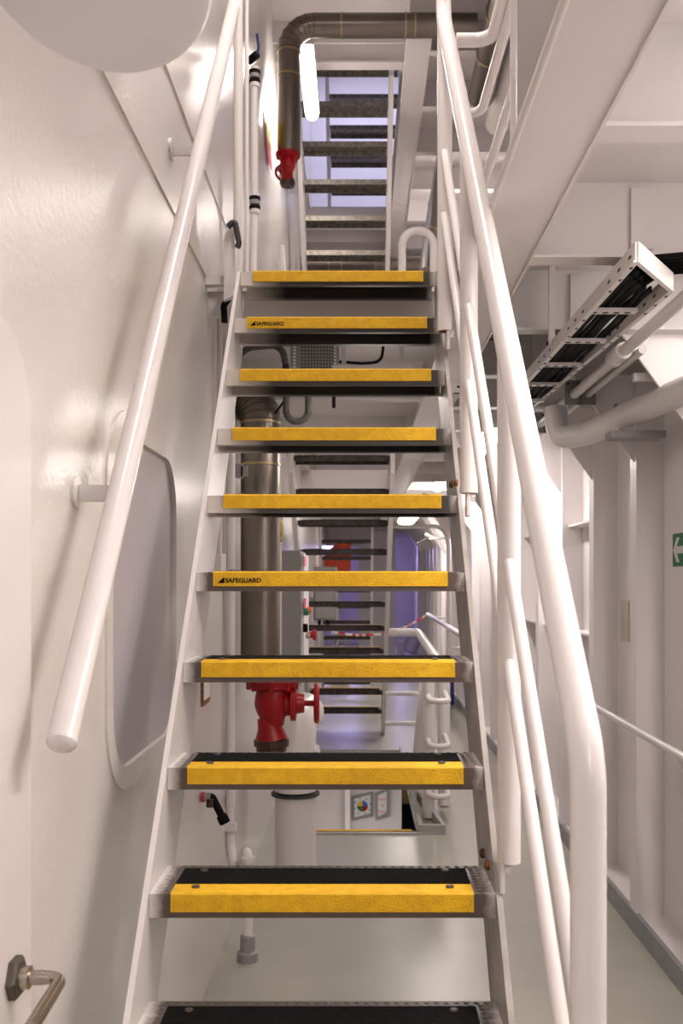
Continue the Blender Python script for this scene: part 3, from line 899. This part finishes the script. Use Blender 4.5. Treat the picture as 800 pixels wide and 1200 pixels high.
# tag on the pipe
tg = thing('warning_tag', 'yellow and black caution tag on the tan pipe beside the lower steel pipe', 'sign', P(325, 623, 4.68))
q0, q1 = P(320, 635, 4.685), P(330.5, 611, 4.685)
b = MB(); b.box((q0.x, 4.683, q0.z), (q1.x, 4.687, q1.z)); b.build('plate', 'signyellow', tg)
b = MB()
for k in range(8):
    z = q0.z + (q1.z - q0.z) * k / 8
    b.box((q0.x, 4.681, z + .002), (q0.x + .006, 4.683, z + .0075))
    if k < 4:
        x = q0.x + (q1.x - q0.x) * k / 4; b.box((x + .002, 4.681, q0.z), (x + .008, 4.683, q0.z + .006))
b.lathe([(.010, 0), (.010, .002)], Vector(((q0.x + q1.x) / 2, 4.681, q1.z - .022)), (0, 1, 0), 14)
b.build('hazard_border', 'black', tg)
text_part('lettering', 'CAU', 'black', tg, (q0.x + .009, 4.6815, q0.z + .030), .022, UPRIGHT, bold=.02, width=.030)

# perforated box, flexible conduit and cables under the landing
pbx = thing('perforated_box', 'grey perforated cable box under the landing, behind the upper treads', 'box', P(369, 418, 4.45))
q0, q1 = P(340, 433, 4.45), P(397, 398, 4.45)
b = MB(); b.box((q0.x, 4.45, q0.z), (q1.x, 4.55, DECK + H - .013), .004); b.build('case', 'greybox', pbx)
b = MB()
for i in range(15):
    for j in range(8):
        x = q0.x + .012 + (q1.x - q0.x - .024) * i / 14; z = q0.z + .010 + (q1.z - q0.z - .03) * j / 7
        if 2 < i < 14: b.box((x - .0042, 4.4485, z - .0035), (x + .0042, 4.45, z + .0035))
b.build('perforation', 'dark', pbx)
b = MB(); b.use('signwhite')
for i in (1, 14):
    for j in range(7):
        x = q0.x + .005 + (q1.x - q0.x - .010) * i / 15; z = q0.z + .012 + (q1.z - q0.z - .03) * j / 7
        b.box((x - .006, 4.4485, z - .004), (x + .006, 4.45, z + .004))
b.build('terminal', None, pbx)


def flex(pts, r, fil, label):
    path = fillet(pts, fil, 20)
    # resample
    out = []; step = r * .55
    for a, c in zip(path, path[1:]):
        n = max(1, int((c - a).length / step))
        out += [a.lerp(c, k / n) for k in range(n)]
    out.append(path[-1])
    b = MB(); b.tube(out, lambda i, t: r * (1.0 if i % 2 else .84), 12)
    return tag(b.build('flexible_conduit', 'conduit'), label, 'conduit')


dc = 4.42
flex([P(272, 440, dc), P(282, 408, dc), P(330, 404, dc), P(335, 430, dc), P(335, 494, dc), P(361, 494, dc), P(361, 440, dc + .04), P(361, 432, dc + .05)], .016, .10, 'grey corrugated conduit looping down beside the perforated box')
def cable(pts, r, label, group=None, name='cable', fil=.05, m='black'):
    b = MB(); b.tube(pts, r, 8, fil, n=5); return tag(b.build(name, m), label, 'cable', group)
cable([P(397, 424, 4.5), P(425, 426, 4.48), P(447, 424, 4.5), P(449, 405, 4.5), P(449, 399, 4.5)], .007, 'single black cable leaving the perforated box to the right')
cable([P(391, 431, 4.5), P(391, 478, 4.5)], .008, 'short black cable end hanging down below the perforated box')
cable([P(334, 468, 4.42), P(322, 485, 4.42)], .005, 'thin black wire crossing the conduit loop beside the pipe elbow')

# ================================================================== CABLE TRAYS
ZT = .77
tr = thing('cable_tray', 'white perforated ladder cable tray running away under the right ceiling', 'cable tray', V(.76, 3.4, ZT))
ta0, ta1 = V(.672, 2.41, ZT), V(.668, 4.75, ZT + .02)
tb0, tb1 = V(.835, 2.66, ZT), V(.79, 4.75, ZT + .02)
def bar(b, p, q, w, h):
    v = q - p; L = v.length; rot = v.to_track_quat('Y', 'Z').to_matrix()
    b.obox((p + q) / 2 + Vector((0, 0, h / 2)), (w, L, h), rot)
for p, q in ((ta0, ta1), (tb0, tb1)):
    b = MB(); bar(b, p, q, .005, .05); bar(b, p, q, .015, .004); b.use('white'); b._tag(b.bm.faces); b.use('dark')
    for k in range(22):
        c = p.lerp(q, .02 + .96 * k / 22)
        if k % 5 < 3: b.obox(c + Vector((-.0030, 0, .026)), (.001, .024, .007), (q - p).to_track_quat('Y', 'Z').to_matrix()); b.obox(c + Vector((0, 0, -.0005)), (.007, .016, .001))
    b.build('side_rail', None, tr)
b = MB(); v = tb0 - ta0; bar(b, ta0, tb0, .012, .05); b.build('end_plate', 'white', tr)
b = MB()
for k in range(6):
    c = ta0.lerp(tb0, .18 + .13 * k); b.obox(c + Vector((-.003, -.0065, .035)), (.010 if k % 2 else .005, .0015, .016), v.to_track_quat('X', 'Z').to_matrix())
b.build('scribble', 'dark', tr)
for k in range(6):
    dd = 2.87 + .36 * k
    b = MB(); b.box((.66, dd, ZT + H + .006), (.805, dd + .035, ZT + H + .016)); b.use('white'); b._tag(b.bm.faces); b.use('dark')
    for j in range(4): b.box((.675 + .032 * j, dd + .010, ZT + H + .005), (.691 + .032 * j, dd + .024, ZT + H + .0065))
    b.build('rung', None, tr)
for d in (3.43, 4.18):
    b = MB(); b.box((.655, d - .01, ZT + H + .04), (.675, d + .01, 1.083 + H)); b.build('hanger', 'white', tr)
random.seed(3)
for k in range(15):
    x = .685 + .0088 * k
    pts = []
    for j in range(9):
        d = 2.56 + .27 * j
        pts.append(V(x + .01 * (j / 8) * (1 if k < 7 else -.6) + random.uniform(-.006, .006) * (0 if k < 9 else 1.2), d + .2 * (k / 15 if j == 0 else 0), ZT + .025 + random.uniform(0, .010) + (.016 if k % 3 == 0 else 0)))
    cable(pts, 0.0072 if k < 11 else .0050, 'black cable lying among others in the long ladder tray', 'black cables in the long cable tray', fil=.15)
for k in range(6):
    cable([V(.69 + .016 * k, 3.0, ZT + .060), V(.73 + .02 * k, 2.62 + .02 * k, ZT + .075), V(.98, 2.52 + .035 * k, ZT + .068)], .008, 'black cable leaving the near end of the tray to the right', 'black cables bending off the near tray end', fil=.09)

def cross_tray(x0, x1, d, z, label):
    t = thing('cable_tray', label, 'cable tray', V(x0, d, z))
    for k, dz in ((0, 0), (1, .0)):
        b = MB(); b.box((x0, d + .14 * k, z + H), (x1, d + .14 * k + .006, z + H + .055)); b.use('white'); b._tag(b.bm.faces); b.use('dark')
        n = int((x1 - x0) / .09)
        for j in range(n): b.box((x0 + .02 + .09 * j, d + .14 * k - .001, z + H + .02), (x0 + .065 + .09 * j, d + .14 * k + .001, z + H + .030))
        b.build('side_rail', None, t)
    n = int((x1 - x0) / .2) + 1
    for j in range(n):
        b = MB(); b.box((x0 + .2 * j + .02, d, z + H), (x0 + .2 * j + .05, d + .14, z + H + .008)); b.build('rung', 'white', t)
cross_tray(.33, .725, 4.25, (YH - 399) * 4.25 / F, 'short white cable tray crossing behind the stair rails, higher of the two')
cross_tray(.33, .53, 4.45, (YH - 460) * 4.45 / F, 'short white cable tray crossing behind the stair rails, lower of the two')
for k in range(6):
    cable([P(585, 391 + 2.0 * k, 4.32), P(614, 388 + 3 * k, 4.30), P(634, 394 + 3.4 * k, 4.28), P(655, 420 + 3 * k, 4.26)], .010, 'black cable drooping from the cross tray to the long tray', 'black cables drooping between the trays', fil=.12)

# pipes under the right ceiling
for (xa, za, r, lab) in ((.922, .80, .0205, 'thin white pipe under the right ceiling, nearer the cable tray'), (.985, .80, .015, 'thinner white pipe under the right ceiling, nearer the right wall')):
    t = thing('ceiling_pipe', lab, 'pipe', V(xa, 4, za))
    b = MB(); b.tube([V(xa, 2.4 if r > .018 else 3.45, za), V(xa + .01, 5.6, za)], r, 14); b.build('pipe', 'white', t)
    for d in (4.28, 5.1):
        b = MB(); b.box((xa - .034, d, za + H - .045), (xa + .034, d + .012, za + H + .06)); cl = b.build('clip', 'greybox', t)
        b = MB(); b.lathe([(.006, 0), (.006, .004)], V(xa - .022, d - .003, za + .045), (0, 1, 0), 8); b.lathe([(.006, 0), (.006, .004)], V(xa + .022, d - .003, za + .045), (0, 1, 0), 8); b.build('screw', 'dark', cl)
    if r > .018:
        b = MB(); b.lathe([(.03, 0), (.032, .01), (.032, .05), (.026, .055), (.026, .11), (.032, .115), (.032, .14)], V(xa, 3.46, za), (0, 1, 0), 16); b.build('coupling', 'white', t)
wp = thing('wall_pipe', 'thick white pipe bending down at its far end, in front of the right wall columns', 'pipe', P(700, 500, 3.95))
b = MB(); b.tube([P(651, 478, 4.42), P(653, 514, 4.4), P(690, 508, 4.25), P(735, 486, 3.9), P(830, 446, 3.25)], .050, 24, .09); b.build('pipe', 'white', wp)
b = MB(); q = P(736, 488, 3.82); b.box((q.x - .07, q.y - .02, q.z - .085), (q.x + .14, q.y + .08, q.z - .055), .006); b.build('bracket', 'greypaint', wp)
ub = MB(); u0 = P(722, 490, 3.96)
ub.tube([u0 + Vector((.01, -.03, -.062)), u0 + Vector((-.01, 0, .03)), u0 + Vector((0, .01, .062)), u0 + Vector((.03, .04, .03)), u0 + Vector((.035, .045, -.06))], .006, 8, .03); ub.build('clamp', 'chrome', wp)
b = MB(); q = P(774, 396, 3.6); b.obox(q + Vector((0, 0, -.06)), (.04, .03, .16), bev=.004); b.obox(q + Vector((-.04, 0, -.142)), (.12, .03, .03), bev=.004)
tag(b.build('hanger_bracket', 'white'), 'white L-shaped hanger bracket under the right ceiling above the thick pipe', 'bracket')
b = MB(); q0 = P(739, 750, 4.98); b.box((XR - .012, 4.80, q0.z), (XR, 4.93, q0.z + .20), .003)
tag(b.build('wall_plate', 'beige'), 'beige blank plate on the right wall between two columns', 'plate')

# exit arrow sign on the right wall
es = thing('exit_sign', 'green sign with a white arrow on the right wall, cut off by the picture edge', 'sign', V(XR, 4.05, .05))
sd1 = XR * F / (789 - XV); zt_, zb_ = (YH - 626) * sd1 / F + H, (YH - 664) * sd1 / F + H
b = MB(); b.box((XR - .004, sd1 - .30, zb_), (XR, sd1, zt_)); b.build('plate', 'green', es)
b = MB(); zc = (zt_ + zb_) / 2; hh = (zt_ - zb_)
def sy(u): return sd1 - u * hh
b.prism([(XR - .0055, sy(u), zc + w * hh) for u, w in ((.07, 0), (.42, .38), (.66, .38), (.42, .11), (1.0, .11), (1.0, -.11), (.42, -.11), (.66, -.38), (.42, -.38))], (.002, 0, 0))
b.build('arrow', 'signwhite', es)
b = MB(); b.box((XR - .0055, sy(1.25), zb_ + .012), (XR - .0035, sy(2.0), zt_ - .012)); b.build('doorway_symbol', 'signwhite', es)

# ================================================================== UPPER LEFT WALL FITTINGS
dd = 3.75
conduit([P(279, 325, dd), P(279, -60, dd)], .018, 'wide white vertical pipe on the left wall above the landing, nearest the handrail')
conduit([P(289, 325, dd + .15), P(289, -60, dd + .15)], .008, 'slim white cable pipe on the left wall above the landing')
ip = thing('gland_pipe', 'white vertical pipe with dark-ringed glands on the left wall beside the upper hydrant', 'pipe', P(297, 318, 4.4))
b = MB(); b.tube([P(299, 345, 4.4), P(297, 318, 4.4), P(297, 248, 4.4)], .014, 12, .05); b.tube([P(298, 235, 4.4), P(298, 100, 4.4)], .016, 12); b.build('pipe', 'white', ip)
for py in (92, 240):
    g = P(298.5, py, 4.4)
    for dz, rr, hh_, m in ((.035, .020, .014, 'white'), (.02, .025, .014, 'black'), (.0, .023, .018, 'greybox'), (-.02, .025, .012, 'black'), (-.038, .022, .016, 'white')):
        b = MB(); b.lathe([(rr, 0), (rr, hh_)], g + Vector((0, 0, dz)), (0, 0, 1), 14); b.build('gland_ring', m, ip)
cl = thing('hose_clip', 'black clip with a green strap on the left wall above the upper gland', 'clip', P(297, 68, 4.4))
b = MB(); b.tube([P(291, 72, 4.4), P(297, 67, 4.38), P(301, 64, 4.36)], .017, 8); b.build('clip', 'black', cl)
b = MB(); b.tube([P(301, 64, 4.36), P(303, 55, 4.36), P(301, 40, 4.36)], .006, 8, .02); b.build('strap', 'navy', cl)
lb = thing('fixture_box', 'long white rounded box with a black clip on the wall beside the top step', 'box', P(268, 310, 3.7))
x0, x1 = P(262, 0, 3.62).x, P(275, 0, 3.62).x
b = MB(); pz0, pz1 = P(0, 352, 3.62).z, P(0, 264, 3.62).z
q = [(Vector((x, 3.62, z))) for x, z in ((x0, pz0), (x1, pz0 + .02), (x1, pz1 - .02), (x1 - .012, pz1), (x0 + .01, pz1 - .006), (x0, pz1 - .05))]
b.prism(q, (0, .09, 0)); b.build('case', 'white', lb)
b = MB(); b.tube([P(267, 266, 3.6), P(275, 258, 3.6), P(280, 285, 3.6), P(278, 290, 3.6)], .011, 10, .02); b.build('clip', 'dark', lb)
b = MB(); b.box((XL, 3.66, pz0 + .07), (x0, 3.70, pz0 + .10)); b.build('arm', 'white', lb)
b = MB(); b.tube([P(268, 350, 3.66), P(262, 358, 3.66), P(263, 378, 3.66)], .012, 10, .02); b.build('strap', 'black', lb)
# folded sign on wall
ws = thing('wall_sign', 'yellow and red triangular warning pennant hung on the wall left of the upper hydrant', 'sign', V(XL, 5.6, 2.4))
def wp_(px, py, off=.012):
    dd_ = (XL + off) * F / (px - XV); return V(XL + off, dd_, (YH - py) * dd_ / F)
b = MB(); b.prism([wp_(311, 122), wp_(315.5, 150), wp_(317, 176), wp_(312, 165)], (.004, 0, 0)); b.build('upper_panel', 'signyellow', ws)
b = MB(); b.prism([wp_(311.5, 160), wp_(316, 172), wp_(318, 199), wp_(314, 188)], (.004, 0, 0)); b.build('lower_panel', 'signred', ws)
b = MB(); b.tube([P(331, 132, 6.2), P(334, 150, 6.2), P(335, 205, 6.2), P(328, 208, 6.2)], .016, 10, .05)
tag(b.build('hose_bracket', 'beige'), 'bent tan tube in front of the upper hydrant', 'pipe')
b = MB(); b.tube([P(329, 288, 6.6), P(333, 345, 6.6)], .022, 12); tag(b.build('stub_pipe', 'white'), 'short white pipe stub below the upper hydrant', 'pipe')
# small notice frame low on left wall
nf = thing('wall_notice', 'small red-framed notice on the left wall below the pan of the fourth tread', 'sign', wp_(243, 812))
b = MB()
fa = [wp_(239, 798), wp_(247.5, 790), wp_(247.5, 812), wp_(239, 820)]
dA_, dB_ = fa[0].y, fa[1].y
b.box((XL, dA_, fa[2].z - .03), (XL + .008, dB_, fa[0].z + .02)); b.build('frame', 'rust', nf)
b = MB(); b.box((XL + .008, dA_ + .02, fa[2].z - .01), (XL + .010, dB_ - .02, fa[0].z)); b.build('sheet', 'paper', nf)

# big blurred round fitting at top left, bracketed to the wall
dm = thing('alarm_bell', 'large pale round dome on the wall bracket, cut off by the top left corner', 'alarm bell', P(112, -40, 1.2))
c = P(110, -40, 1.2)
R = .143
axn = Vector((-.10, -.45, -1)).normalized()
b = MB(); b.lathe([(R * .98, -.05), (R, -.03), (R, 0), (R * .985, .008), (R * .9, .014), (R * .6, .020), (R * .2, .024), (.002, .024)], c, axn, 48); b.build('dome', 'dome', dm)
b = MB(); b.lathe([(.012, .023), (.012, .03), (.007, .034)], c + Vector((.04, .0, .02)), axn, 12); b.build('screw', 'chrome', dm)
b = MB(); b.box((XL, 1.24, c.z + .05), (c.x, 1.29, c.z + .09)); b.build('arm', 'white', dm)

# ================================================================== FAR BACKGROUND
b = MB()
qa = P(372, 668, 16.5); 
pts = [P(371, 669, 16.5), P(384, 645, 16.5), P(396, 636, 16.5), P(411, 633, 16.5), P(411, 669, 16.5)]
b.prism(pts, (0, .5, 0))
bmesh.ops.bevel(b.bm, geom=[e for e in b.bm.edges], offset=.02, segments=2, affect='EDGES')
hd = b.build('canopy_hood', 'orange'); tag(hd, 'orange-red sloped hood far back behind the far stair treads', 'hood')
b = MB(); b.box((hd.bound_box[0][0] + .3, 16.65, 0), (hd.bound_box[0][0] + .36, 16.71, P(0, 660, 16.5).z)); b.build('stand', 'white', hd)
# wall box with lamp bracket
wb = thing('floodlight', 'tilted grey floodlight box on the far wall under the distant lamp', 'floodlight', P(498, 638, 13.0))
b = MB(); b.obox(P(497.5, 638, 13.0), (.17, .10, .13), Matrix.Rotation(math.radians(-28), 3, 'Y'), bev=.006); b.build('case', 'greybox', wb)
b = MB(); b.tube([P(500, 632, 13.0), P(526, 630, 12.6)], .012, 8); b.build('arm', 'white', wb)
b = MB(); b.tube([P(498, 626, 13.2), P(512, 632, 13.2), P(522, 648, 13.2)], .022, 10, .2); b.build('stay', 'white', wb)
# white post and beam in the passage
b = MB(); b.tube([P(455, 617, 12.6), P(520, 617, 12.6), P(525, 640, 12.6), P(525, 820, 12.6)], .026, 12, .2); tag(b.build('portal_frame', 'white'), 'white tube portal frame across the far right passage', 'frame')
# barrier tape
tps = [P(388, 742, 13.0), P(420, 746, 13.2), P(455, 744, 13.3), P(480, 734, 13.4), P(502, 720, 13.5)]
tp2 = fillet(tps, .6, 8)
for nm, i0 in (('tape', 0),):
    t = thing('barrier_tape', 'red and white barrier tape sagging across the far passage', 'tape', tps[2])
    dense = []
    for a, c in zip(tp2, tp2[1:]):
        n = max(1, int((c - a).length / .05)); dense += [a.lerp(c, k / n) for k in range(n)]
    for m, par in (('signwhite', 0), ('signred', 1)):
        b = MB()
        for k in range(len(dense) - 1):
            if (k // 2) % 2 == par:
                a, c = dense[k], dense[k + 1]
                b.prism([a, c, c + Vector((0, 0, .03)), a + Vector((0, 0, .03))], (0, .003, 0))
        b.build('white_band' if par == 0 else 'red_band', m, t)
bl = MB(); q = P(524, 800, 12.0); bl.obox(Vector((q.x + .02, 12.0, .28)), (.10, .3, .5), bev=.02)
tag(bl.build('storage_bin', 'navy'), 'dark blue bin on the floor far right of the hatch rail', 'bin')
b = MB(); q = P(482, 756, 17.0); b.lathe([(.10, -.14), (.13, -.1), (.13, .12), (.08, .16)], q, (.5, .1, 1), 16); b.obox(Vector((q.x - .18, 17.0, q.z - .08)), (.12, .2, .3), bev=.02)
b.box((q.x - .24, 16.9, 0), (q.x + .12, 17.1, q.z - .2))
tag(b.build('winch', 'purple'), 'bluish white machine standing in the daylit far doorway', 'machine')
ch = MB()
for k in range(3): ch.tube([P(388 + 4 * k, 757, 15.5), P(392 + 4 * k, 744, 15.5), P(400 + 3 * k, 744, 15.5), P(404 + 2 * k, 757, 15.5)], .012, 8, .12)
ch.box((P(386, 0, 15.5).x, 15.4, 0), (P(410, 0, 15.5).x, 15.6, P(0, 757, 15.5).z))
tag(ch.build('wire_rack', 'greybox'), 'low rack with black hoops beyond the barrier tape', 'rack')

# lower deck notices
def notice(x0, x1, y0, y1, d, label, kind):
    a, c = P(x0, y1, d), P(x1, y0, d)
    t = thing('notice_board', label, 'notice', Vector(((a.x + c.x) / 2, d, (a.z + c.z) / 2)))
    sk = .045
    def quad(ins, yy):
        return [Vector((a.x + ins, yy, a.z + ins)), Vector((c.x - ins, yy, a.z + ins + sk)), Vector((c.x - ins, yy, c.z - ins + sk)), Vector((a.x + ins, yy, c.z - ins))]
    b = MB(); b.prism(quad(0, d), (0, .02, 0)); b.build('frame', 'kerb', t)
    b = MB(); b.prism(quad(.028, d - .004), (0, .003, 0)); b.build('sheet', 'paper', t)
    cx, cz = (a.x + c.x) / 2, (a.z + c.z) / 2 + sk / 2
    if kind == 'wheel':
        R = .058
        for k, m in enumerate(('blue', 'signyellow', 'green', 'red')):
            b = MB(); b.prism([(cx, d - .006, cz)] + [(cx + R * math.cos(math.pi / 2 * (k + j / 8)), d - .006, cz + R * math.sin(math.pi / 2 * (k + j / 8))) for j in range(9)], (0, .002, 0)); b.build('quadrant', m, t)
        b = MB()
        for k in range(8):
            an = math.pi / 4 * k + .3
            b.lathe([(.007, 0), (.007, .002)], (cx + .085 * math.cos(an), d - .006, cz + .085 * math.sin(an)), (0, 1, 0), 8)
        b.build('arrow_mark', 'dark', t)
    else:
        for k, s in enumerate(('RADIOS', 'ON', 'CHARGE')):
            w_ = (.085, .035, .10)[k]
            text_part('lettering', s, 'pinktext', t, (cx - w_ / 2, d - .005, cz + .035 - .065 * k), .038, UPRIGHT, bold=.01, width=w_)
notice(412, 437, 933, 961, 10.55, 'framed sheet with a four-coloured wheel on the lower deck wall', 'wheel')
notice(439.5, 456, 929, 960, 10.5, 'framed RADIOS ON CHARGE sheet on the lower deck wall', 'text')
b = MB(); b.box((P(404, 0, 10.3).x, 10.3, LZ + H), (P(410, 0, 10.3).x, 10.58, -.1)); tag(b.build('locker_post', 'wallr'), 'white post beside the wheel sheet on the lower deck', 'post')
sh = thing('shelf_unit', 'wooden shelf with dark goods on the lower deck beside the white wall', 'shelf', P(478, 940, 12.5))
a, c = P(455, 1010, 12.5), P(495, 920, 12.5)
b = MB(); b.box((a.x, 12.5, a.z), (c.x, 12.9, c.z - .0)); b.build('carcass', 'wood', sh)
b = MB(); b.box((a.x + .05, 12.46, a.z), (c.x - .05, 12.5, P(0, 942, 12.5).z)); b.build('dark_goods', 'black', sh)
